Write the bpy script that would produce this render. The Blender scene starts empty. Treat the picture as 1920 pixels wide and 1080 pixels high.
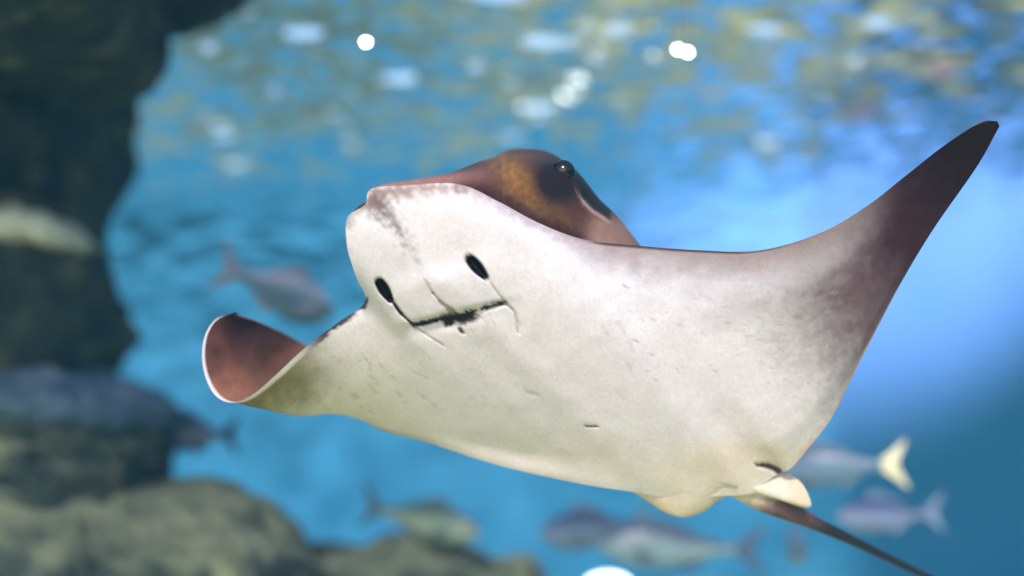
import bpy, math, random
import numpy as np
from mathutils import Vector, Matrix, noise

R = math.radians
sc = bpy.context.scene
COL = sc.collection

# ------------------------------------------------------------------ camera
PITCH = R(5.0)
CAM = np.array((0.0, 0.0, 0.55))
LENS, SENSOR = 50.0, 36.0
cam_data = bpy.data.cameras.new('camera')
cam = bpy.data.objects.new('camera', cam_data)
COL.objects.link(cam)
cam.location = CAM
cam.rotation_euler = (R(90) + PITCH, 0, 0)
cam_data.lens = LENS
cam_data.sensor_width = SENSOR
cam_data.clip_start = 0.05
cam_data.clip_end = 300
cam_data.dof.use_dof = True
cam_data.dof.focus_distance = 1.56
cam_data.dof.aperture_fstop = 1.4
sc.camera = cam

# ------------------------------------------------------------------ world, sun, exposure
SUN_EL = R(37)      # behind the camera
world = bpy.data.worlds.new('World')
sc.world = world
world.use_nodes = True
wn = world.node_tree.nodes
wl = world.node_tree.links
sky = wn.new('ShaderNodeTexSky')
sky.sky_type = 'NISHITA'
sky.sun_disc = False
sky.sun_elevation = SUN_EL
bg = wn['Background']
bg.inputs['Strength'].default_value = 0.15
wl.new(sky.outputs[0], bg.inputs['Color'])
sun_dir = Vector((math.sin(R(-6)) * math.cos(SUN_EL), -math.cos(R(-6)) * math.cos(SUN_EL), math.sin(SUN_EL)))  # towards the sun
sky.sun_rotation = math.atan2(sun_dir.x, sun_dir.y)
sun_data = bpy.data.lights.new('sun', 'SUN')
sun_data.energy = 2.1
sun_data.angle = R(4.0)
sun_data.color = (1.0, 0.93, 0.88)
sun = bpy.data.objects.new('sun', sun_data)
COL.objects.link(sun)
sun.rotation_euler = sun_dir.to_track_quat('Z', 'Y').to_euler()
sun.location = sun_dir * 20
sc.view_settings.view_transform = 'Standard'
sc.view_settings.look = 'None'
sc.view_settings.exposure = 0.8
sc.view_settings.gamma = 1.0
sc.view_settings.use_curve_mapping = False
cy = sc.cycles
cy.use_denoising = True
cy.max_bounces = 6
cy.diffuse_bounces = 3
cy.glossy_bounces = 4
cy.transmission_bounces = 4
cy.volume_bounces = 1
cy.transparent_max_bounces = 8
cy.sample_clamp_indirect = 8.0
cy.caustics_reflective = False
cy.caustics_refractive = False

# ------------------------------------------------------------------ helpers
FWD = np.array((0, math.cos(PITCH), math.sin(PITCH)))
UP = np.array((0, -math.sin(PITCH), math.cos(PITCH)))
RT = np.array((1.0, 0, 0))
KPX = SENSOR / LENS / 1920.0

def at(px, py, d):
    """photo pixel and distance along the view axis -> world point(s)"""
    px, py, d = (np.asarray(a, float) for a in (px, py, d))
    return (CAM + d[..., None] * (FWD + ((px - 960) * KPX)[..., None] * RT - ((py - 540) * KPX)[..., None] * UP))

def tag(o, label=None, cat=None, group=None, kind=None):
    for k, v in (('label', label), ('category', cat), ('group', group), ('kind', kind)):
        if v:
            o[k] = v
    return o

def mesh_obj(name, verts, faces, mat=None, parent=None, smooth=True, cols=None):
    me = bpy.data.meshes.new(name)
    me.from_pydata([tuple(v) for v in verts], [], faces)
    if smooth:
        me.polygons.foreach_set('use_smooth', [True] * len(me.polygons))
    if cols is not None:
        a = me.color_attributes.new('pigment', 'FLOAT_COLOR', 'POINT')
        a.data.foreach_set('color', np.asarray(cols, np.float32).ravel())
    me.update()
    o = bpy.data.objects.new(name, me)
    COL.objects.link(o)
    if mat:
        me.materials.append(mat)
    if parent:
        o.parent = parent
    return o

def empty(name, loc, rot=(0, 0, 0)):
    o = bpy.data.objects.new(name, None)
    o.empty_display_size = 0.1
    COL.objects.link(o)
    o.location = loc
    o.rotation_euler = rot
    return o

def grid_faces(n, m, off=0, flip=False, wrap=False):
    fs = []
    for i in range(n - 1):
        for j in range(m if wrap else m - 1):
            k = (j + 1) % m
            q = (off + i * m + j, off + i * m + k, off + (i + 1) * m + k, off + (i + 1) * m + j)
            fs.append(q[::-1] if flip else q)
    return fs

def catmull(P, u):
    """P: (K, ...) control values, u in [0, K-1] -> interpolated values"""
    P = np.asarray(P, float)
    K = len(P)
    ext = np.concatenate([2 * P[:1] - P[1:2], P, 2 * P[-1:] - P[-2:-1]])
    i = np.clip(np.floor(u).astype(int), 0, K - 2)
    f = (u - i).reshape((-1,) + (1,) * (P.ndim - 1))
    a, b, c, d = ext[i], ext[i + 1], ext[i + 2], ext[i + 3]
    return 0.5 * (2 * b + (c - a) * f + (2 * a - 5 * b + 4 * c - d) * f**2 + (3 * b - a - 3 * c + d) * f**3)

def sstep(a, b, x):
    t = np.clip((np.asarray(x, float) - a) / (b - a), 0, 1)
    return t * t * (3 - 2 * t)

def polydist(px, py, pts):
    """distance in pixels to a polyline and the fraction along it"""
    best = np.full(px.shape, 1e9)
    frac = np.zeros(px.shape)
    n = len(pts) - 1
    for i in range(n):
        ax, ay = pts[i]
        bx, by = pts[i + 1]
        dx, dy = bx - ax, by - ay
        t = np.clip(((px - ax) * dx + (py - ay) * dy) / (dx * dx + dy * dy), 0, 1)
        dd = np.hypot(px - ax - t * dx, py - ay - t * dy)
        m = dd < best
        best = np.where(m, dd, best)
        frac = np.where(m, (i + t) / n, frac)
    return best, frac

_rs = np.random.RandomState(5)
_lat = _rs.rand(64, 64)
def vnoise(x, y):
    """tileable value noise, 0..1"""
    xi, yi = np.floor(x).astype(int), np.floor(y).astype(int)
    fx, fy = x - xi, y - yi
    fx, fy = fx * fx * (3 - 2 * fx), fy * fy * (3 - 2 * fy)
    g = lambda a, b: _lat[a % 64, b % 64]
    return ((g(xi, yi) * (1 - fx) + g(xi + 1, yi) * fx) * (1 - fy) + (g(xi, yi + 1) * (1 - fx) + g(xi + 1, yi + 1) * fx) * fy)
def fbm(x, y, o=4):
    v, a, s = 0, 0.5, 0
    for k in range(o):
        v = v + a * vnoise(x * 2**k + 17 * k, y * 2**k + 31 * k)
        s += a
        a *= 0.55
    return v / s

# ------------------------------------------------------------------ materials
def new_mat(name):
    m = bpy.data.materials.new(name)
    m.use_nodes = True
    nt = m.node_tree
    return m, nt.nodes, nt.links, nt.nodes['Principled BSDF']

def skin_mat():
    m, n, l, b = new_mat('ray_skin')
    a = n.new('ShaderNodeAttribute'); a.attribute_name = 'pigment'
    tc = n.new('ShaderNodeTexCoord')
    n1 = n.new('ShaderNodeTexNoise'); n1.inputs['Scale'].default_value = 260; n1.inputs['Detail'].default_value = 4
    n2 = n.new('ShaderNodeTexNoise'); n2.inputs['Scale'].default_value = 38; n2.inputs['Detail'].default_value = 5
    for t in (n1, n2):
        l.new(tc.outputs['Object'], t.inputs['Vector'])
    r1 = n.new('ShaderNodeMapRange'); r1.inputs[1].default_value = 0.3; r1.inputs[2].default_value = 0.7
    r1.inputs[3].default_value = 0.92; r1.inputs[4].default_value = 1.05
    l.new(n1.outputs[0], r1.inputs[0])
    r2 = n.new('ShaderNodeMapRange'); r2.inputs[1].default_value = 0.3; r2.inputs[2].default_value = 0.7
    r2.inputs[3].default_value = 0.95; r2.inputs[4].default_value = 1.05
    l.new(n2.outputs[0], r2.inputs[0])
    mu = n.new('ShaderNodeMath'); mu.operation = 'MULTIPLY'
    l.new(r1.outputs[0], mu.inputs[0]); l.new(r2.outputs[0], mu.inputs[1])
    mx = n.new('ShaderNodeVectorMath'); mx.operation = 'SCALE'
    l.new(a.outputs['Color'], mx.inputs[0]); l.new(mu.outputs[0], mx.inputs['Scale'])
    l.new(mx.outputs[0], b.inputs['Base Color'])
    b.inputs['Roughness'].default_value = 0.5
    b.inputs['Specular IOR Level'].default_value = 0.2
    b.inputs['Subsurface Weight'].default_value = 0.12
    b.inputs['Subsurface Radius'].default_value = (0.012, 0.006, 0.004)
    b.inputs['Subsurface Scale'].default_value = 0.6
    bp = n.new('ShaderNodeBump'); bp.inputs['Strength'].default_value = 0.12; bp.inputs['Distance'].default_value = 0.002
    l.new(n2.outputs[0], bp.inputs['Height']); l.new(bp.outputs[0], b.inputs['Normal'])
    return m

def attr_mat(name, rough=0.35, spec=0.5, metallic=0.0, ns=60, lo=0.8, hi=1.15):
    m, n, l, b = new_mat(name)
    a = n.new('ShaderNodeAttribute'); a.attribute_name = 'pigment'
    tc = n.new('ShaderNodeTexCoord')
    n1 = n.new('ShaderNodeTexNoise'); n1.inputs['Scale'].default_value = ns; n1.inputs['Detail'].default_value = 4
    l.new(tc.outputs['Object'], n1.inputs['Vector'])
    r1 = n.new('ShaderNodeMapRange'); r1.inputs[1].default_value = 0.3; r1.inputs[2].default_value = 0.7
    r1.inputs[3].default_value = lo; r1.inputs[4].default_value = hi
    l.new(n1.outputs[0], r1.inputs[0])
    mx = n.new('ShaderNodeVectorMath'); mx.operation = 'SCALE'
    l.new(a.outputs['Color'], mx.inputs[0]); l.new(r1.outputs[0], mx.inputs['Scale'])
    l.new(mx.outputs[0], b.inputs['Base Color'])
    b.inputs['Roughness'].default_value = rough
    b.inputs['Specular IOR Level'].default_value = spec
    b.inputs['Metallic'].default_value = metallic
    return m

def noise_mat(name, ramp, scale, rough=0.85, bump=0.6, dist=0.03, detail=8):
    m, n, l, b = new_mat(name)
    tc = n.new('ShaderNodeTexCoord')
    n1 = n.new('ShaderNodeTexNoise'); n1.inputs['Scale'].default_value = scale; n1.inputs['Detail'].default_value = detail
    n1.inputs['Roughness'].default_value = 0.62
    l.new(tc.outputs['Object'], n1.inputs['Vector'])
    cr = n.new('ShaderNodeValToRGB')
    e = cr.color_ramp.elements
    e[0].position, e[0].color = ramp[0][0], (*ramp[0][1], 1)
    e[1].position, e[1].color = ramp[-1][0], (*ramp[-1][1], 1)
    for p, c in ramp[1:-1]:
        x = e.new(p); x.color = (*c, 1)
    l.new(n1.outputs[0], cr.inputs[0])
    l.new(cr.outputs[0], b.inputs['Base Color'])
    b.inputs['Roughness'].default_value = rough
    n2 = n.new('ShaderNodeTexNoise'); n2.inputs['Scale'].default_value = scale * 4; n2.inputs['Detail'].default_value = 6
    l.new(tc.outputs['Object'], n2.inputs['Vector'])
    bp = n.new('ShaderNodeBump'); bp.inputs['Strength'].default_value = bump; bp.inputs['Distance'].default_value = dist
    l.new(n2.outputs[0], bp.inputs['Height']); l.new(bp.outputs[0], b.inputs['Normal'])
    return m

def plain_mat(name, col, rough=0.5, spec=0.5, emit=None, strength=0):
    m, n, l, b = new_mat(name)
    b.inputs['Base Color'].default_value = (*col, 1)
    b.inputs['Roughness'].default_value = rough
    b.inputs['Specular IOR Level'].default_value = spec
    if emit:
        b.inputs['Emission Color'].default_value = (*emit, 1)
        b.inputs['Emission Strength'].default_value = strength
    return m

# ------------------------------------------------------------------ setting: sand floor, water surface
WATER_Z = 1.62
def nonuni(a, b, n, p):
    return a + (b - a) * np.linspace(0, 1, n) ** p

xs = np.linspace(-16, 16, 161)
ys = np.linspace(-6, 26, 161)
X, Y = np.meshgrid(xs, ys, indexing='ij')
Z = (fbm(X * 0.8 + 40, Y * 0.8 + 9, 4) - 0.5) * 0.16 + 0.012 * np.sin(Y * 9 + 3 * fbm(X, Y, 3) * 4) - 0.36
sand = noise_mat('sand', [(0.3, (0.40, 0.43, 0.18)), (0.5, (0.51, 0.53, 0.25)), (0.72, (0.60, 0.62, 0.34))], 3.0, 0.9, 0.5, 0.02)
floor = mesh_obj('sand_floor', np.stack([X, Y, Z], -1).reshape(-1, 3), grid_faces(161, 161, flip=True), sand)
tag(floor, kind='structure')

rw = np.random.RandomState(11)
xs = np.concatenate([-nonuni(4.02, 12, 60, 1.5)[::-1], np.linspace(-4, 4, 400), nonuni(4.02, 12, 60, 1.5)])
ys = np.linspace(2.6, 8.2, 370)
X, Y = np.meshgrid(xs, ys, indexing='ij')
Z = np.zeros_like(X)
for k in range(60):
    lam = 0.085 * (3.2 ** rw.rand())
    th = rw.normal(R(84), R(27))
    amp = 0.0082 * lam ** 1.0 * (0.6 + 0.8 * rw.rand())
    kk = 2 * math.pi / lam
    wob = 0.25 * fbm(X * 0.7 + k, Y * 0.7 - k, 2)
    fade = 1.0 / (1.0 + (np.maximum(np.abs(X) - 4, 0) * 0.3 / lam) ** 2)
    Z += amp * fade * np.sin(kk * (X * math.cos(th) + Y * math.sin(th) + wob) + rw.rand() * 6.28)
wm, n, l, b = new_mat('water_surface')
n.remove(b)
fr = n.new('ShaderNodeFresnel'); fr.inputs['IOR'].default_value = 1.33
tr = n.new('ShaderNodeBsdfTransparent')
gl = n.new('ShaderNodeBsdfGlossy'); gl.inputs['Roughness'].default_value = 0.03
gl.inputs['Color'].default_value = (0.97, 0.99, 1.0, 1)
mxs = n.new('ShaderNodeMixShader')
l.new(fr.outputs[0], mxs.inputs[0]); l.new(tr.outputs[0], mxs.inputs[1]); l.new(gl.outputs[0], mxs.inputs[2])
l.new(mxs.outputs[0], n['Material Output'].inputs['Surface'])
ws = mesh_obj('water_surface', np.stack([X, Y, Z + WATER_Z], -1).reshape(-1, 3), grid_faces(len(xs), len(ys), flip=True), wm)
tag(ws, kind='structure')

# ------------------------------------------------------------------ rocks
# wall added to give far water its blue, bending round to the right
wp = np.array([(-14, 8.3), (-8, 8.2), (-4, 8.0), (-1, 7.8), (1, 7.7), (2.0, 7.4), (2.75, 6.7), (3.05, 5.6), (3.2, 4), (3.3, 2), (3.4, -4)])
wc = catmull(wp, np.linspace(0, len(wp) - 1, 140))
zz = np.linspace(-0.9, 1.9, 24)
wv = np.stack([np.repeat(wc[:, :1], 24, 1), np.repeat(wc[:, 1:], 24, 1), np.repeat(zz[None], 140, 0)], -1)
wv[..., 1] += 0.015 * (fbm(wv[..., 0] * 1.5 + 9, wv[..., 2] * 1.5, 3) - .5)
wall_m = noise_mat('far_water_blue', [(0.3, (0.035, 0.30, 0.58)), (0.55, (0.05, 0.34, 0.65)), (0.75, (0.065, 0.37, 0.70))], 0.8, 0.8, 0.05, 0.01)  # hazy blue of the far water put into the wall's colour
tw = mesh_obj('far_water_wall', wv.reshape(-1, 3), grid_faces(140, 24), wall_m)
tag(tw, kind='structure')

# concrete walkway added out of view over the right rim to block skylight
con_m = noise_mat('shade_deck_concrete', [(0.3, (0.10, 0.10, 0.11)), (0.7, (0.2, 0.2, 0.21))], 3.0, 0.9, 0.4, 0.02)
wx = (1.5, 6.0); wy = (2.7, 11.0); wz_ = (1.86, 2.06)
cv_ = [(x, y, z) for x in wx for y in wy for z in wz_]
wk = mesh_obj('shade_deck', cv_, [(0, 1, 3, 2), (4, 6, 7, 5), (0, 4, 5, 1), (2, 3, 7, 6), (0, 2, 6, 4), (1, 5, 7, 3)], con_m, None, False)
tag(wk, kind='structure')

rock_m = noise_mat('algae_rock', [(0.36, (0.006, 0.014, 0.016)), (0.52, (0.022, 0.038, 0.033)), (0.62, (0.075, 0.09, 0.05)), (0.74, (0.34, 0.36, 0.2))], 8.0, 0.9, 0.9, 0.04)
def lit_tops(m, col):
    """light on upward faces put into the colour as a pale sediment tone"""
    n, l = m.node_tree.nodes, m.node_tree.links
    b = n['Principled BSDF']
    src = b.inputs['Base Color'].links[0].from_socket
    g = n.new('ShaderNodeNewGeometry'); sx = n.new('ShaderNodeSeparateXYZ')
    l.new(g.outputs['Normal'], sx.inputs[0])
    nt = n.new('ShaderNodeTexNoise'); nt.inputs['Scale'].default_value = 6; nt.inputs['Detail'].default_value = 5
    tc = n.new('ShaderNodeTexCoord'); l.new(tc.outputs['Object'], nt.inputs['Vector'])
    ad = n.new('ShaderNodeMath'); ad.operation = 'ADD'
    l.new(sx.outputs['Z'], ad.inputs[0]); l.new(nt.outputs[0], ad.inputs[1])
    mr = n.new('ShaderNodeMapRange'); mr.inputs[1].default_value = 1.0; mr.inputs[2].default_value = 1.5
    mr.inputs[3].default_value = 0; mr.inputs[4].default_value = 0.42
    l.new(ad.outputs[0], mr.inputs[0])
    mx = n.new('ShaderNodeMix'); mx.data_type = 'RGBA'
    l.new(mr.outputs[0], mx.inputs['Factor']); l.new(src, mx.inputs['A']); mx.inputs['B'].default_value = (*col, 1)
    l.new(mx.outputs['Result'], b.inputs['Base Color'])
lit_tops(rock_m, (0.36, 0.39, 0.22))  # lit crests of the rocks put into their colour as a pale tone
sunlit_lip_m = noise_mat('sunlit_lip', [(0.3, (0.45, 0.47, 0.34)), (0.6, (0.72, 0.72, 0.56))], 9.0, 0.9, 0.6, 0.02)  # sunlight on the upper rock's lip put into a pale colour
blue_lit_m = noise_mat('blue_lit_rock', [(0.3, (0.03, 0.07, 0.09)), (0.5, (0.1, 0.16, 0.22)), (0.7, (0.3, 0.33, 0.42))], 7.0, 0.75, 0.6, 0.02)  # blue light on the flat ledge put into its colour

import bmesh
def rock(label, px, py, d, size, rot=(0, 0, 0), seed=0, amp=0.28, freq=1.6, subdiv=6, mat=None):
    d *= 1.3
    size = tuple(1.3 * v for v in size)
    bm = bmesh.new()
    bmesh.ops.create_icosphere(bm, subdivisions=subdiv, radius=1)
    M = Matrix.Rotation(rot[2], 4, 'Z') @ Matrix.Rotation(rot[1], 4, 'Y') @ Matrix.Rotation(rot[0], 4, 'X')
    off = Vector((seed * 7.31, seed * 3.17, seed * 1.9))
    for v in bm.verts:
        p = v.co.copy()
        # squarish boulder: push the sphere towards a box
        q = Vector((math.copysign(abs(p.x) ** 0.72, p.x), math.copysign(abs(p.y) ** 0.72, p.y), math.copysign(abs(p.z) ** 0.72, p.z)))
        q = Vector((q.x * size[0], q.y * size[1], q.z * size[2]))
        s = min(size)
        f = noise.fractal(q * freq / s * 0.5 + off, 0.9, 2.1, 6)
        rdg = 1 - abs(noise.noise(q * freq / s * 0.8 + off * 1.7)) * 2
        c = noise.cell(q * 1.3 * freq / s * 0.4 + off)
        nrm = Vector((p.x / size[0], p.y / size[1], p.z / size[2])).normalized()
        q += nrm * s * amp * (f * 0.75 + 0.3 * rdg + 0.12 * c)
        v.co = M @ q
    me = bpy.data.meshes.new('rock')
    bm.to_mesh(me)
    bm.free()
    me.polygons.foreach_set('use_smooth', [True] * len(me.polygons))
    me.materials.append(mat or rock_m)
    o = bpy.data.objects.new('rock', me)
    COL.objects.link(o)
    o.location = at(px, py, d)
    tag(o, label, 'rock', 'rocks along the side of the tank')
    return o

rock('tall dark overhanging rock face above the thin ledge painted as sunlit', -165, 170, 3.0, (0.36, 0.5, 0.34), (0, R(8), 0), 1, 0.3, 2.6)
rock('black rock roof jutting out at the top of the rock face', -110, -70, 2.3, (0.30, 0.6, 0.13), (0, R(6), 0), 2, 0.3)
rock('wide rock slab added out of view to shade the rock face', -420, -330, 2.2, (0.75, 0.95, 0.15), (0, R(3), R(8)), 8, 0.3)  # added above the view to keep sun off the rocks below
rock('thin ledge painted pale as a sunlit rock lip between the overhanging rock face and the mossy boulder', -40, 425, 2.68, (0.205, 0.2, 0.036), (0, R(9), R(4)), 9, 0.4, 1.2, mat=sunlit_lip_m)
rock('mossy boulder standing right under the thin ledge painted as sunlit', 0, 590, 2.9, (0.2, 0.4, 0.2), (0, R(4), R(10)), 3, 0.34, 2.4)
rock('flat blue grey ledge rock lying below the mossy boulder', 110, 750, 2.7, (0.18, 0.3, 0.05), (0, R(10), R(-8)), 4, 0.4, mat=blue_lit_m)
rock('dark blocky boulder right under the flat blue grey ledge rock', 80, 880, 2.7, (0.2, 0.35, 0.12), (0, R(5), R(4)), 5, 0.38, 2.2)
rock('big boulder with a crest painted pale as if lit at the foot of the rock pile', 90, 1350, 2.45, (0.48, 0.44, 0.40), (0, R(14), R(-6)), 6, 0.24, 2.8)
rock('low rock with its top painted pale as if lit beside the big crested boulder', 720, 1340, 2.9, (0.36, 0.34, 0.32), (0, R(9), R(5)), 7, 0.26, 2.6)

# ------------------------------------------------------------------ cownose ray
skin = skin_mat()
# stations from the curled wing tip, round the head, to the raised wing tip:
# leading point, trailing point, belly bulge (m), thickness (m), explicit belly points or None
ST = [
 ((434, 588, 1.700), (446, 591, 1.706), 0, .003, None),
 ((402, 601, 1.685), (474, 599, 1.745), 0, .005, None),
 ((382, 638, 1.660), (507, 613, 1.790), 0, .007, None),
 ((381, 690, 1.635), (540, 629, 1.820), 0, .008, None),
 ((400, 737, 1.615), (564, 642, 1.840), 0, .009, ((440, 722, 1.665), (500, 690, 1.76))),
 ((432, 755, 1.602), (588, 658, 1.850), 0, .010, ((470, 757, 1.655), (535, 735, 1.76))),
 ((472, 741, 1.596), (622, 692, 1.840), 0, .012, ((490, 764, 1.640), (560, 772, 1.73))),
 ((520, 700, 1.590), (655, 745, 1.810), 0, .015, ((536, 745, 1.625), (585, 780, 1.70))),
 ((575, 649, 1.585), (700, 800, 1.750), 0, .020, ((600, 700, 1.612), (640, 765, 1.67))),
 ((632, 606, 1.582), (800, 829, 1.705), .010, .030, None),
 ((684, 566, 1.575), (915, 867, 1.690), .018, .045, None),
 ((668, 520, 1.535), (1020, 893, 1.685), .022, .060, None),
 ((651, 462, 1.512), (1110, 911, 1.680), .026, .075, None),
 ((652, 408, 1.502), (1185, 922, 1.680), .030, .085, None),
 ((684, 384, 1.503), (1245, 932, 1.680), .034, .095, None),
 ((697, 354, 1.503), (1300, 936, 1.680), .036, .100, None),
 ((770, 347, 1.498), (1350, 930, 1.680), .038, .100, None),
 ((860, 345, 1.500), (1408, 926, 1.680), .038, .100, None),
 ((935, 378, 1.512), (1432, 908, 1.680), .036, .095, None),
 ((1010, 418, 1.530), (1450, 894, 1.680), .032, .085, None),
 ((1095, 449, 1.552), (1465, 886, 1.678), .026, .065, None),
 ((1200, 461, 1.568), (1484, 877, 1.672), .020, .045, None),
 ((1310, 469, 1.573), (1520, 835, 1.658), .014, .032, None),
 ((1420, 470, 1.573), (1558, 785, 1.646), .010, .024, None),
 ((1530, 440, 1.567), (1594, 715, 1.632), .006, .018, None),
 ((1620, 390, 1.560), (1632, 640, 1.614), .003, .014, None),
 ((1700, 328, 1.550), (1687, 535, 1.596), 0, .011, None),
 ((1770, 273, 1.540), (1750, 430, 1.574), 0, .008, None),
 ((1838, 230, 1.531), (1832, 312, 1.549), 0, .006, None),
 ((1870, 227, 1.525), (1874, 237, 1.5265), 0, .003, None),
]
HEAD = {  # dorsal points of the head, from the rostrum over the crown and down the back
 11: ((690, 512, 1.56), (760, 490, 1.62), (850, 480, 1.68), (930, 500, 1.73)),
 12: ((664, 452, 1.55), (720, 425, 1.62), (800, 400, 1.70), (880, 400, 1.77)),
 13: ((672, 392, 1.53), (740, 375, 1.60), (830, 365, 1.70), (900, 365, 1.80)),
 14: ((694, 372, 1.52), (775, 350, 1.60), (880, 342, 1.70), (950, 350, 1.80)),
 15: ((712, 347, 1.52), (820, 333, 1.585), (910, 302, 1.68), (990, 320, 1.78)),
 16: ((795, 339, 1.51), (880, 317, 1.560), (955, 293, 1.65), (1020, 318, 1.76)),
 17: ((885, 343, 1.51), (945, 322, 1.545), (1010, 296, 1.62), (1060, 325, 1.74)),
 18: ((955, 376, 1.52), (1005, 352, 1.545), (1068, 318, 1.61), (1105, 365, 1.72)),
 19: ((1028, 415, 1.535), (1062, 392, 1.555), (1110, 372, 1.61), (1150, 412, 1.70)),
 20: ((1108, 446, 1.556), (1130, 432, 1.575), (1162, 430, 1.61), (1195, 452, 1.68)),
}
NT, NS = 150, 560
tt = np.linspace(0, 1, NT) ** 1.15
vent, dors = [], []
for k, (L, T, bulge, th, V) in enumerate(ST):
    L, T = np.array(L), np.array(T)
    if V is None:
        f = np.array((0, .12, .38, .7, 1.0))[:, None]
        pr = np.array((0, .55, 1.0, .75, 0))[:, None]
        C = L + (T - L) * f + pr * bulge * np.array((0, 0, -1.0))
    else:
        C = np.array((L, *[np.array(v) for v in V], T))
    c = catmull(C, np.linspace(0, len(C) - 1, 200))
    # even out along the chord
    sl = np.concatenate([[0], np.cumsum(np.linalg.norm(np.diff(c * (KPX * 1.6, KPX * 1.6, 1), axis=0), axis=1))])
    sl /= sl[-1]
    cv = np.stack([np.interp(tt, sl, c[:, i]) for i in range(3)], -1)
    vent.append(cv)
    if k in HEAD:
        base = L + (T - L) * 0.72 + np.array((5, -12, th * 0.55))
        D = np.array((L, *HEAD[k], base, T))
        kn = np.array((0, .05, .16, .31, .46, .75, 1.0))
        fine = catmull(D, np.linspace(0, 6, 240))
        dv = np.stack([np.interp(tt, np.interp(np.linspace(0, 6, 240), np.arange(7), kn), fine[:, i]) for i in range(3)], -1)
    else:
        prof = (np.clip(1 - (1 - tt / 0.3).clip(0) ** 2, 0, 1) * (1 - sstep(.25, 1, tt)) * .9 + .12 * (4 * tt * (1 - tt)))
        head_near = max(0, 1 - abs(k - 12.0) / 4) if k < 13 else max(0, 1 - abs(k - 21) / 3)
        if k <= 5:      # inside of the curl: the back of the wing faces the viewer
            dirv = np.array((700, -700, -0.75))
        elif k == 6:
            dirv = np.array((500, -1100, -0.35))
        elif k == 7:
            dirv = np.array((300, -1100, 0.3))
        else:
            dirv = np.array((60 * head_near, -170 * head_near - 60, 0.95))
        dv = cv + (prof * th)[:, None] * dirv
        dv += 0.0025 * np.sin(np.pi * tt)[:, None] * dirv
    dors.append(dv)
us = np.linspace(0, len(ST) - 1, NS)
# more rows over the head
dens = 1 + 1.6 * np.exp(-((us - 16) / 4.0) ** 2)
us = np.interp(np.linspace(0, 1, NS), np.cumsum(dens) / dens.sum(), us)
us[0], us[-1] = 0, len(ST) - 1
V = catmull(np.array(vent), us)
D = catmull(np.array(dors), us)
def smooth(A, it, edge=True):
    for _ in range(it):
        B = A.copy()
        B[1:-1, 1:-1] = 0.5 * A[1:-1, 1:-1] + 0.125 * (A[2:, 1:-1] + A[:-2, 1:-1] + A[1:-1, 2:] + A[1:-1, :-2])
        A = B
    return A
D = smooth(D, 45)
V = smooth(V, 30)
Vd = V.copy()
for _ in range(4):
    Vd[6:] = smooth(V[..., 2:3] if _ == 0 else Vd[..., 2:3], 120)[6:] * np.array((0, 0, 1)) + V[6:] * np.array((1, 1, 0))
wsm = sstep(8.5, 11, us)[:, None]
V[..., 2] = V[..., 2] * (1 - wsm) + Vd[..., 2] * wsm
ker = np.exp(-0.5 * (np.arange(-110, 111) / 38.0) ** 2); ker /= ker.sum()
zp = np.pad(V[..., 2], ((110, 110), (0, 0)), 'edge')
zs = np.stack([np.convolve(zp[:, j], ker, 'valid') for j in range(NT)], 1)
wz = sstep(9.0, 12, us)[:, None] * sstep(28, 25, us)[:, None] * (sstep(.03, .3, tt) * sstep(1.0, .86, tt))[None]
D[..., 2] += (zs - V[..., 2]).clip(0) * wz
V[..., 2] = V[..., 2] * (1 - wz) + zs * wz
wd = (sstep(8, 9.5, us)[:, None] * sstep(.62, .86, tt)[None])[..., None]
D = D * (1 - wd) + (V + np.array((0, 0, 1.0)) * (0.003 + 0.05 * np.sin(np.pi * tt))[None, :, None] * np.sin(np.pi * tt)[None, :, None]) * wd
px, py = V[..., 0], V[..., 1]
T2 = np.broadcast_to(tt[None], px.shape)
S2 = np.broadcast_to(us[:, None], px.shape)

def mix(c, col, w):
    return c * (1 - w[..., None]) + np.array(col) * w[..., None]

nz = fbm(px / 60, py / 60, 4)
nf = fbm(px / 9, py / 9, 3)
nm = fbm(px / 22 + 5, py / 22, 4)
vc = np.ones(px.shape + (3,)) * np.array((0.67, 0.605, 0.64))
vc = mix(vc, (0.66, 0.60, 0.43), 0.5 * sstep(900, 500, px) * sstep(560, 800, py + 0.2 * (px - 600)))     # creamy outer wing
vc = mix(vc, (0.66, 0.57, 0.46), 0.4 * sstep(760, 900, py))
vc = mix(vc, (0.66, 0.56, 0.47), 0.9 * sstep(120, 60, np.hypot((px - 1400) * .55, py - 915)))
vc *= (0.965 + 0.06 * nz)[..., None]
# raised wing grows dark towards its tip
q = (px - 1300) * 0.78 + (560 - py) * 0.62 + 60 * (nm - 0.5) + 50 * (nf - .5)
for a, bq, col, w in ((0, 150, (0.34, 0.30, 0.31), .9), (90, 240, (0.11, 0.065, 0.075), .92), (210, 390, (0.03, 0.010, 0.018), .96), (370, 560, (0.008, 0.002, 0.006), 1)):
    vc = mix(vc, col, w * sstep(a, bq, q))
# grey-brown leading margin
edge = sstep(.2, .0, T2 + 0.10 * (nm - .5)) * sstep(18.6, 20.6, S2) * sstep(26, 23.5, S2)
vc = mix(vc, (0.40, 0.37, 0.385), 0.75 * sstep(.5, .08, T2 + .25 * (nm - .5)) * sstep(18.5, 22, S2) * sstep(26.0, 23.0, S2))
vc = mix(vc, (0.22, 0.15, 0.14), 0.75 * edge)
vc = mix(vc, (0.05, 0.02, 0.025), sstep(.018, .004, T2) * sstep(19.5, 20.5, S2) * sstep(24.5, 22.5, S2))
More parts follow.
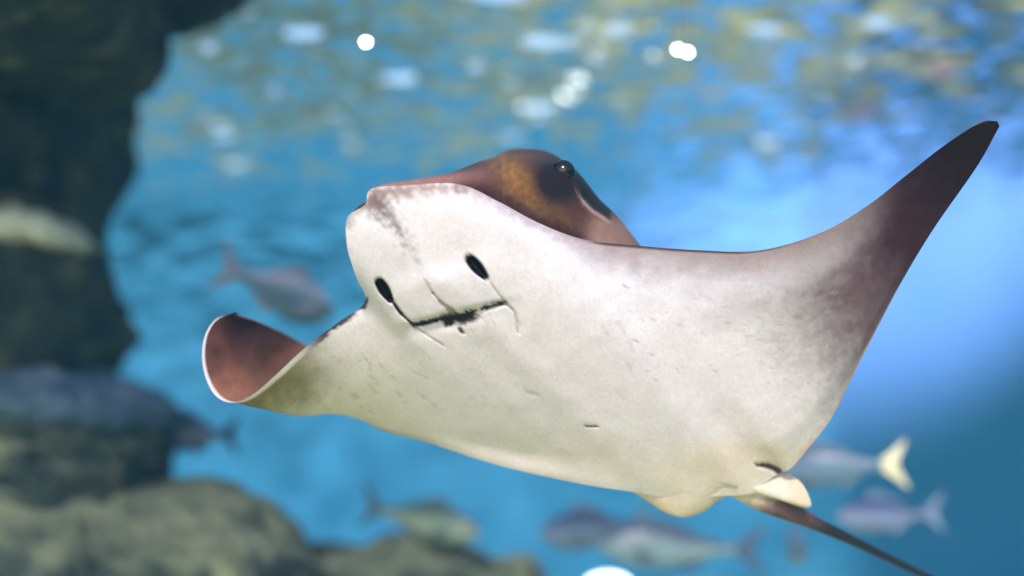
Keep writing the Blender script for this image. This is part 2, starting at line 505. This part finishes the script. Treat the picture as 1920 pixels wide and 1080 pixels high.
# olive margin beside the curl, purple-dark leading edge near the head
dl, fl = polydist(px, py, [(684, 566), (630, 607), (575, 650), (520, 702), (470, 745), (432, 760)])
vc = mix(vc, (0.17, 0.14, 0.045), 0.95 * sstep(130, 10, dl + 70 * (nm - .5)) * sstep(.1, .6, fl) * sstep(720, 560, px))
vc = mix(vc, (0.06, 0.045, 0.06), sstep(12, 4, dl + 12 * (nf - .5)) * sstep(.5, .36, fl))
vc = mix(vc, (0.25, 0.21, 0.11), 0.5 * sstep(.90, 1.0, T2) * sstep(11, 8.6, S2) * sstep(6.5, 8, S2))
# trailing margin of the raised wing
vc = mix(vc, (0.45, 0.27, 0.16), 0.6 * sstep(.965, .995, T2 + .03 * (nf - .5)) * sstep(20.5, 22, S2) * sstep(27, 24, S2))
# smudges on the face
dS, fS = polydist(px, py, [(860, 345), (935, 378), (1010, 418), (1095, 450)])
vc = mix(vc, (0.30, 0.2, 0.21), 0.6 * sstep(30, 0, dS + 26 * (nf - .4)))
dS, fS = polydist(px, py, [(700, 378), (728, 408), (752, 440), (772, 474), (784, 498)])
vc = mix(vc, (0.13, 0.09, 0.085), 0.95 * sstep(44 , 6, dS + 40 * (nf - .35) + 26 * fS) * (1 - .35 * fS))
dS, fS = polydist(px, py, [(700, 362), (760, 356), (810, 352), (870, 350)])
vc = mix(vc, (0.22, 0.12, 0.11), 0.75 * sstep(34, 2, dS + 34 * (nf - .4) + 8 * fS))
dS, fS = polydist(px, py, [(655, 420), (656, 402), (684, 386)])
vc = mix(vc, (0.24, 0.2, 0.16), 0.6 * sstep(16, 2, dS + 12 * (nf - .4)))
# grooves and openings
dep = np.zeros(px.shape)
def stroke(pts, w0, w1, depth, col=(0.012, 0.009, 0.012), k=1.0, jit=3.0):
    global vc, dep
    dd, ff = polydist(px, py, pts)
    w = (w0 + (w1 - w0) * ff)
    m = sstep(1.0, 0.35, (dd + jit * (nf - .5)) / w)
    vc = mix(vc, col, k * m)
    dep += depth * sstep(1.6, 0.0, dd / w)
def nostril(a, b2, w, tipw):
    global vc, dep
    dd, ff = polydist(px, py, [a, b2])
    ww = w * (0.72 + 0.55 * np.sin(np.pi * (0.15 + 0.75 * ff))) * (1 - .25 * ff)
    m = sstep(1.12, 0.8, dd / ww)
    vc = mix(vc, (0.006, 0.005, 0.007), m)
    dep += 0.011 * sstep(1.25, 0.1, dd / ww)
nostril((882, 487), (910, 519), 10.5, 6)
nostril((712, 530), (732, 562), 10.0, 6)
stroke([(776, 609), (800, 604), (830, 597), (860, 591), (900, 580), (946, 567)], 6.5, 4.5, .004, jit=8)
stroke([(836, 600), (862, 598), (888, 591)], 15, 13, .003, jit=16)
stroke([(782, 609), (806, 604)], 7.5, 6.5, .003, jit=8)
stroke([(925, 573), (948, 566)], 6, 3.5, .002, jit=6)
stroke([(738, 568), (752, 588), (776, 610)], 4.5, 4.0, .003)
stroke([(776, 610), (800, 628), (832, 648)], 3.6, 3.0, .0015, col=(.22, .19, .13), k=.5)
stroke([(915, 526), (930, 545), (946, 566)], 3.2, 3.2, .0015, col=(.34, .29, .22), k=.5)
stroke([(946, 567), (964, 584), (971, 606), (971, 622)], 3.2, 2.0, .0025, col=(.3, .25, .2), k=.7)
stroke([(795, 523), (803, 534), (812, 550)], 3.5, 3.0, .0004, col=(.25, .2, .16), k=.5, jit=8)
stroke([(812, 550), (828, 568), (848, 583)], 3.4, 7, .001, col=(.10, .09, .05), k=.7, jit=8)
stroke([(862, 618), (870, 624)], 6, 4, .002, col=(.03, .02, .015), k=.95, jit=6)
for i in range(9):     # short ridges below the teeth
    x0 = 862 + 7 * i
    stroke([(x0, 606 - i * 2.0), (x0 + 12, 626 - i * 1.6)], 2.2, 1.4, .0, col=(.40, .30, .20), k=.28, jit=9)
# faint gill slits, scars and specks
for pts in ([(1130, 612), (1140, 628)], [(1160, 606), (1172, 628)], [(1180, 640), (1188, 662)], [(1175, 680), (1186, 700)], [(1158, 735), (1170, 748)]):
    stroke(pts, 6, 4.5, .0002, col=(.5, .45, .52), k=.4, jit=8)
stroke([(1098, 799), (1120, 799)], 3.2, 2.2, .002, col=(.03, .02, .02), k=.95)
stroke([(1170, 536), (1180, 541)], 3, 2, .001, col=(.35, .3, .3), k=.8)
stroke([(985, 735), (1008, 740)], 3.5, 3, .001, col=(.5, .42, .36), k=.6)
stroke([(1320, 921), (1348, 923)], 3, 2, .001, col=(.3, .24, .2), k=.7)
for i in range(26):
    x0, y0 = 560 + _rs.rand() * 260, 650 + _rs.rand() * 110
    a = R(25 + 25 * _rs.rand()); ln = 10 + 26 * _rs.rand()
    stroke([(x0, y0), (x0 + ln * math.cos(a), y0 + ln * math.sin(a))], 2.2, 1.4, .0003, col=(.42, .38, .24), k=.5, jit=4)
for i in range(60):
    x0, y0 = 1180 + _rs.rand() * 380, 520 + _rs.rand() * 200
    a = R(40 * _rs.rand() - 10); ln = 4 + 10 * _rs.rand()
    stroke([(x0, y0), (x0 + ln * math.cos(a), y0 + ln * math.sin(a))], 2.0, 1.4, .0002, col=(.3, .28, .3), k=.45, jit=4)
# the nasal flap stands proud of the mouth
ms = (py - 609) + (px - 776) * (42 / 170)
flapx, flapy = (px - 838) * .97 + (py - 556) * -.24, (py - 556) * .97 + (px - 838) * .24
dep -= 0.0055 * np.exp(-np.abs(flapx / 105) ** 4 - np.abs(flapy / 52) ** 4) * sstep(4, -10, ms)
dep += 0.003 * np.exp(-((ms - 14) / 16) ** 2) * np.exp(-np.abs(flapx / 95) ** 4)
# dark corner where the pelvic fin leaves the disc
stroke([(1418, 872), (1440, 873), (1462, 884)], 4, 9, .004, col=(.04, .012, .02), k=.95, jit=4)
V = V.copy()
V[..., 2] += dep + 0.0025 * (nz - .5)
Vw = at(px, py, V[..., 2])

dx, dy = D[..., 0], D[..., 1]
nz2, nf2 = fbm(dx / 45, dy / 45, 4), fbm(dx / 7, dy / 7, 3)
dc = np.ones(dx.shape + (3,)) * np.array((0.075, 0.032, 0.022))
headm = sstep(12, 14, S2) * sstep(21.5, 20, S2)
amb = np.exp(-(((dx - 985) * .75 + (dy - 345) * .66) / 70) ** 2 - (((dy - 345) * .75 - (dx - 985) * .66) / 26) ** 2)
dc = mix(dc, (0.27, 0.125, 0.03), np.clip(1.1 * amb * (0.35 + 1.2 * nf2) * headm, 0, 1))
dc = mix(dc, (0.012, 0.008, 0.008), np.clip(1.25 * np.exp(-(np.hypot(dx - 1045, (dy - 338)) / 56) ** 2.6), 0, 1) * headm)
dE, fE = polydist(dx, dy, [(875, 350), (935, 380), (1010, 420), (1090, 450)])
dc = mix(dc, (0.03, 0.012, 0.012), 0.85 * sstep(26, 6, dE + 14 * (nf2 - .5)) * headm)
dc = mix(dc, (0.34, 0.16, 0.12), 0.8 * sstep(14.0, 15, S2) * sstep(17.4, 16.2, S2) * sstep(.2, .05, T2))
dc = mix(dc, (0.30, 0.17, 0.13), 0.7 * sstep(1080, 1130, dx) * sstep(1215, 1185, dx) * sstep(395, 425, dy) * sstep(19, 19.6, S2))
dc *= (0.6 + 0.5 * nz2 + 0.35 * nf2)[..., None]
yf = np.interp(dx, (1072, 1082, 1092, 1112, 1130, 1144), (330, 352, 375, 396, 407, 417))   # fold of skin in front of the spiracle
gate = headm * sstep(1070, 1082, dx) * sstep(1150, 1140, dx) * sstep(.75, .6, T2)
dc = mix(dc, (0.004, 0.003, 0.004), sstep(1, 7, yf - dy) * gate)
dc = mix(dc, (0.42, 0.26, 0.22), 0.75 * np.exp(-((dy - yf - 1) / 4.0) ** 2) * gate * sstep(1082, 1096, dx))
spir = gate * (-0.006 * np.exp(-((dy - yf - 3) / 8.0) ** 2) + 0.006 * sstep(2, 14, yf - dy))
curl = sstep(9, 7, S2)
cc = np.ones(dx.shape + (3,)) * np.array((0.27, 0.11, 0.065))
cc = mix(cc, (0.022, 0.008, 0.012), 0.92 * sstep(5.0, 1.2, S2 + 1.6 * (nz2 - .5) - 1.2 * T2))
cc = mix(cc, (0.62, 0.55, 0.55), sstep(.035, .012, T2))  # lit rim of the curl put into its colour
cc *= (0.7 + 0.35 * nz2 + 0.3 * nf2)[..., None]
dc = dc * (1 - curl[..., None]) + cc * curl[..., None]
# white rim light along the curled edge, put into the skin colour
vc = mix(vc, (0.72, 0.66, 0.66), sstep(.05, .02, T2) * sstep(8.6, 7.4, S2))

zmin = V[..., 2] + 0.004 * np.sqrt(np.clip(np.sin(np.pi * T2), 0, 1))
D[..., 2] = np.where((S2 > 8.5) & (T2 > .5), np.maximum(D[..., 2], zmin), D[..., 2])
Dw = at(D[..., 0], D[..., 1], D[..., 2] + spir)
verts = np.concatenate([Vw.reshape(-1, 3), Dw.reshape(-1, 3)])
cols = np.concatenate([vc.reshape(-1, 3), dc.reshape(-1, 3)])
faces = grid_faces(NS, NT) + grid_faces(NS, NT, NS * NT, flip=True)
pieces_v, pieces_c, nv = [verts], [cols], len(verts)

def add_piece(P, C, wrap=False, flip=False):
    global nv
    n, m = P.shape[:2]
    pieces_v.append(P.reshape(-1, 3)); pieces_c.append(C.reshape(-1, 3))
    faces.extend(grid_faces(n, m, nv, flip, wrap))
    nv += n * m

# tail: a tapering whip with a dark, slightly flattened root
tp = np.array([(1330, 890, 1.715, 20), (1385, 910, 1.706, 24), (1432, 935, 1.706, 24), (1480, 958, 1.72, 19), (1530, 982, 1.745, 12.5), (1620, 1024, 1.80, 8.5),
               (1740, 1082, 1.88, 6.5), (1860, 1135, 1.98, 5), (2000, 1180, 2.1, 3.6), (2140, 1215, 2.24, 2)])
tc_ = catmull(tp, np.linspace(0, len(tp) - 1, 120))
cen = at(tc_[:, 0], tc_[:, 1], tc_[:, 2]); rad = tc_[:, 3] * KPX * 1.75
tang = np.gradient(cen, axis=0); tang /= np.linalg.norm(tang, axis=1)[:, None]
s1 = np.cross(tang, FWD); s1 /= np.linalg.norm(s1, axis=1)[:, None]
s2 = np.cross(s1, tang)
ang = np.linspace(0, 2 * np.pi, 28, endpoint=False)
P = cen[:, None] + rad[:, None, None] * (np.cos(ang)[None, :, None] * s1[:, None] + 0.85 * np.sin(ang)[None, :, None] * s2[:, None])
w = sstep(1395, 1455, np.repeat(tc_[:, 0:1], 28, 1) + 30 * (fbm(np.repeat(tc_[:, 0:1], 28, 1) / 9, np.repeat(ang[None], 120, 0) * 3, 3) - .5))
C = mix(np.ones(P.shape) * np.array((0.66, 0.55, 0.44)), (0.13, 0.075, 0.075), w)
C = mix(C, (0.02, 0.022, 0.03), sstep(1485, 1560, np.repeat(tc_[:, 0:1], 28, 1)))
add_piece(P, C, wrap=True)

# pelvic fins: thin leaf shapes, lofted with a rounded edge
def fin(outer, inner, d_out, d_in, th, col, tipcol, n=44, m=20):
    a = catmull(np.array(outer, float), np.linspace(0, len(outer) - 1, n))
    b_ = catmull(np.array(inner, float), np.linspace(0, len(inner) - 1, n))
    f = np.linspace(0, 1, m)
    for side in (-1, 1):
        g = b_[:, None] * (1 - f[None, :, None]) + a[:, None] * f[None, :, None]
        rim = np.sqrt(np.clip(1 - f ** 2, 0, 1))[None] * np.sin(np.linspace(0.12, np.pi - .12, n))[:, None] ** .5
        d = d_in + (d_out - d_in) * f[None] + side * th * rim
        P = at(g[..., 0], g[..., 1], d)
        nn = fbm(g[..., 0] / 14, g[..., 1] / 14, 3)
        C = mix(np.ones(P.shape) * np.array(col), tipcol, np.repeat(sstep(.5, 1, f)[None], n, 0)) * (0.88 + .2 * nn)[..., None]
        add_piece(P, C, flip=side < 0)
fin([(1180, 918), (1212, 938), (1245, 960), (1282, 970), (1318, 960), (1345, 940), (1372, 925)],
    [(1175, 900), (1215, 896), (1255, 895), (1295, 895), (1330, 900), (1355, 905), (1385, 912)], 1.695, 1.672, .007, (.66, .56, .46), (.62, .50, .36))
fin([(1400, 868), (1440, 876), (1475, 886), (1505, 908), (1521, 946), (1503, 951), (1472, 940), (1440, 934)],
    [(1375, 880), (1385, 890), (1395, 898), (1400, 904), (1405, 910), (1400, 915), (1395, 918), (1388, 922)], 1.697, 1.683, .007, (.68, .59, .50), (.66, .53, .38))

allv = np.concatenate(pieces_v); allc = np.concatenate(pieces_c)
allc = np.concatenate([allc, np.ones((len(allc), 1))], 1)
base = at(1150, 900, 1.62)
ray = empty('cownose_ray', base)
tag(ray, 'large ray showing its white underside, one wing raised and the other curled', 'ray')
body = mesh_obj('body', allv - base, faces, skin, ray, True, allc)

# eyes
eye_m = plain_mat('eye_black', (0.006, 0.006, 0.008), 0.12, 0.5)
def ball(name, c, r, mat, parent, ax=(1, 1, 1), n=24):
    u = np.linspace(0, np.pi, n); v = np.linspace(0, 2 * np.pi, n * 2, endpoint=False)
    P = np.stack([np.sin(u)[:, None] * np.cos(v)[None], np.sin(u)[:, None] * np.sin(v)[None], np.repeat(np.cos(u)[:, None], 2 * n, 1)], -1) * r * np.array(ax)
    return mesh_obj(name, (P + c).reshape(-1, 3), grid_faces(n, 2 * n, wrap=True, flip=True), mat, parent)
ball('eye', at(1056, 322, 1.6065) - base, 0.0135, eye_m, ray)
ball('eye', at(845, 385, 1.71) - base, 0.0125, eye_m, ray)
# ------------------------------------------------------------------ fish
fish_m = attr_mat('fish_scales', 0.38, 0.5, 0.0, 50)
fin_m = attr_mat('fish_fins', 0.5, 0.3, 0.0, 30)

def fish(label, nose, tail, length_h, back, belly, fincol, bend=0.0, eye=True, tailcol=None):
    """nose and tail root as (px, py, d); length_h = body height in metres"""
    FS = 1.38
    length_h *= FS
    a, b_ = at(nose[0], nose[1], nose[2] * FS), at(tail[0], tail[1], tail[2] * FS)
    axis = b_ - a
    Ln = np.linalg.norm(axis)
    ex = axis / Ln
    upv = np.array((0, 0, 1.0)) - ex * ex[2]
    upv /= np.linalg.norm(upv)
    sd = np.cross(upv, ex)
    root = empty('silver_fish', a + axis * 0.4)
    tag(root, label, 'fish', 'fish swimming behind the ray')
    o0 = a + axis * 0.4
    n, m = 34, 24
    u = np.linspace(0, 1, n)
    hgt = np.interp(u, (0, .04, .15, .35, .55, .78, .92, 1), (.06, .32, .72, 1, .9, .48, .24, .2)) * length_h * .5
    hgt = np.convolve(np.pad(hgt, 2, 'edge'), np.ones(5) / 5, 'valid'); hgt[0] *= .35
    wid = hgt * np.interp(u, (0, .3, .7, 1), (.6, .5, .42, .3))
    v = np.linspace(0, 2 * np.pi, m, endpoint=False)
    bx = bend * Ln * np.sin(np.pi * u) 
    P = (a + u[:, None] * axis + bx[:, None] * sd)[:, None] + (hgt[:, None] * np.sin(v)[None])[..., None] * upv + (wid[:, None] * np.cos(v)[None])[..., None] * sd
    C = mix(np.ones(P.shape) * np.array(belly), back, np.repeat(sstep(-.15, .75, np.sin(v))[None], n, 0))
    C4 = np.concatenate([C, np.ones(C.shape[:2] + (1,))], -1).reshape(-1, 4)
    body = mesh_obj('body', P.reshape(-1, 3) - o0, grid_faces(n, m, wrap=True), fish_m, root, True, C4)
    def flatfin(name, pts, thick=0.004, parent=root, fcol=fincol):
        # outline in the fish's own side plane: (along 0..1, up in body heights), pillowed to a real thickness
        pts = np.array(pts, float)
        o3 = a + pts[:, :1] * axis + pts[:, 1:2] * length_h * upv
        c = o3.mean(0)
        k = len(o3)
        vs, fs = [], []
        for s in (-1, 1):
            vs += list(o3 + s * thick * .15 * sd)
            vs += list(c + (o3 - c) * .75 + s * thick * sd * .5)
            vs.append(c + s * thick * sd * .6)
        N = 2 * k + 1
        for i in range(k):
            j = (i + 1) % k
            for s in (0, 1):
                o_ = s * N
                q1 = (o_ + i, o_ + j, o_ + k + j, o_ + k + i)
                q2 = (o_ + k + i, o_ + k + j, o_ + 2 * k)
                fs += [q1[::-1] if s == 0 else q1, q2[::-1] if s == 0 else q2]
            fs.append((i, j, N + j, N + i))
        cc = np.tile(np.array((*fcol, 1.0)), (len(vs), 1))
        return mesh_obj(name, np.array(vs) - o0, fs, fin_m, parent, False, cc)
    flatfin('tail_fin', [(.97, .09), (1.08, .30), (1.2, .58), (1.215, .56), (1.14, .2), (1.1, .0), (1.14, -.2), (1.215, -.54), (1.2, -.56), (1.08, -.28), (.97, -.09)], fcol=tailcol or fincol)
    flatfin('dorsal_fin', [(.32, .44), (.37, .66), (.48, .62), (.66, .42), (.78, .25), (.6, .3), (.45, .42)])
    flatfin('anal_fin', [(.58, -.36), (.63, -.55), (.72, -.42), (.82, -.22), (.7, -.26)])
    pf = flatfin('pectoral_fin', [(.24, -.08), (.3, -.02), (.42, -.22), (.4, -.27), (.3, -.22)])
    pf.location = Vector(sd) * (-0.28 * length_h if np.dot(sd, FWD) > 0 else 0.28 * length_h)
    if eye:
        for s in (-1, 1):
            c = a + axis * .09 + upv * .1 * length_h + sd * s * np.interp(.09, u, wid) * .92 - o0
            ball('eye', c, length_h * .055, eye_m, root, n=10)
    return root

fish('pale silver fish swimming between the mossy boulder and the ray head', (625, 590, 2.35), (445, 512, 2.25), .08, (.36, .36, .44), (.07, .13, .18), (.22, .22, .28))
fish('small dark fish hovering beside the flat ledge rock', (285, 812, 2.75), (420, 815, 2.7), .075, (.06, .09, .14), (.16, .22, .29), (.03, .05, .09))
fish('olive backed fish swimming over the low pale topped rock', (900, 1000, 2.6), (715, 956, 2.7), .075, (.03, .06, .06), (.2, .27, .2), (.06, .1, .13))
fish('dark blunt headed fish close under the tail end of the white belly', (1012, 1000, 2.7), (1185, 985, 2.85), .08, (.03, .045, .10), (.13, .19, .27), (.12, .15, .2))
fish('long slender grey fish swimming just above the floor lamp', (1118, 1020, 2.6), (1380, 1030, 2.6), .08, (.035, .055, .10), (.18, .27, .29), (.05, .08, .14))
fish('grey fish with a bright cream forked tail', (1440, 880, 2.25), (1655, 872, 2.2), .066, (.04, .08, .15), (.10, .18, .26), (.10, .16, .22), tailcol=(.72, .66, .42))
fish('slim blue backed fish under the cream tailed fish', (1570, 968, 2.5), (1735, 962, 2.55), .062, (.03, .045, .13), (.2, .25, .4), (.2, .25, .38))
fish('small fish facing the viewer beside the thin whip tail', (1500, 1035, 2.6), (1480, 1012, 2.9), .07, (.12, .17, .26), (.22, .28, .35), (.28, .32, .36))

# ------------------------------------------------------------------ lamps
housing_m = plain_mat('lamp_housing', (0.03, 0.03, 0.035), 0.4, 0.5)
def lathe(name, prof, c, mat, parent, n=24):
    v = np.linspace(0, 2 * np.pi, n, endpoint=False)
    pr = np.array(prof, float)
    P = np.stack([pr[:, :1] * np.cos(v)[None], pr[:, :1] * np.sin(v)[None], np.repeat(pr[:, 1:2], n, 1)], -1)
    return mesh_obj(name, (P + np.array(c)).reshape(-1, 3), grid_faces(len(prof), n, wrap=True), mat, parent)
lens_m = plain_mat('lamp_lens', (0.8, 0.8, 0.8), 0.3, 0.5, (1, 0.98, 1), 40)
def hang_lamp(label, px_, py_, d):
    p = at(px_, py_, d)
    r = empty('hanging_lamp', p)
    tag(r, label, 'lamp', 'small lamps hanging under the water surface')
    lathe('housing', [(0.001, .02), (.0025, .018), (.0035, .012), (.004, .0)], (0, 0, 0), housing_m, r)
    ball('lens', np.zeros(3), .0035, lens_m, r, n=14)
    lathe('cable', [(.0012, .025), (.0012, WATER_Z + .1 - p[2])], (0, 0, 0), housing_m, r, 8)
hang_lamp('single small white lamp under the rippled surface near the rocks', 686, 78, 3.0)
hang_lamp('brighter lamp of the touching pair under the rippled surface', 1290, 97, 3.0)
hang_lamp('dimmer lamp of the touching pair under the rippled surface', 1271, 92, 3.1)

fl_m = plain_mat('flood_lens', (0.8, 0.8, 0.8), 0.3, 0.5, (0.9, 1, 1), 3.5)
p = at(1140, 1100, 5.6)
fl = empty('floor_lamp', p)
tag(fl, 'round white floor lamp glaring up from the sand', 'lamp')
lathe('housing', [(.001, -.3), (.15, -.3), (.165, -.02), (.165, .0), (.085, .0)], (0, 0, 0), housing_m, fl)
ball('lens', np.zeros(3), .085, fl_m, fl, (1, 1, .5))

# spot lamp added out of view to make the lavender glow beside the raised wing
bl = bpy.data.lights.new('glow_spot', 'SPOT')
bl.energy = 1250
bl.spot_size = R(52); bl.spot_blend = 1.0; bl.shadow_soft_size = 0.1
bl.color = (1.0, 0.36, 0.5)
blo = bpy.data.objects.new('glow_spot', bl)
COL.objects.link(blo)
bp_ = Vector(at(2230, 240, 4.3)); tg = Vector(at(1690, 340, 6.9))
blo.location = bp_
blo.rotation_euler = (bp_ - tg).to_track_quat('Z', 'Y').to_euler()

# ------------------------------------------------------------------ water haze
bm = bmesh.new()
bmesh.ops.create_cube(bm, size=1)
me = bpy.data.meshes.new('haze')
bm.to_mesh(me); bm.free()
hz = bpy.data.objects.new('haze', me)
COL.objects.link(hz)
x0, x1, y0, y1, z0, z1 = -17, 17, -7, 27, -1.2, 2.6
hz.location = ((x0 + x1) / 2, (y0 + y1) / 2, (z0 + z1) / 2)
hz.scale = (x1 - x0, y1 - y0, z1 - z0)
hm = bpy.data.materials.new('haze'); hm.use_nodes = True
n = hm.node_tree.nodes; l = hm.node_tree.links
n.remove(n['Principled BSDF'])
pv = n.new('ShaderNodeVolumePrincipled')
pv.inputs['Color'].default_value = (0.15, 0.58, 0.95, 1)
pv.inputs['Density'].default_value = 0.014
pv.inputs['Anisotropy'].default_value = 0.2
l.new(pv.outputs[0], n['Material Output'].inputs['Volume'])
me.materials.append(hm)
tag(hz, 'blue water haze filling the tank', 'haze', kind='stuff')
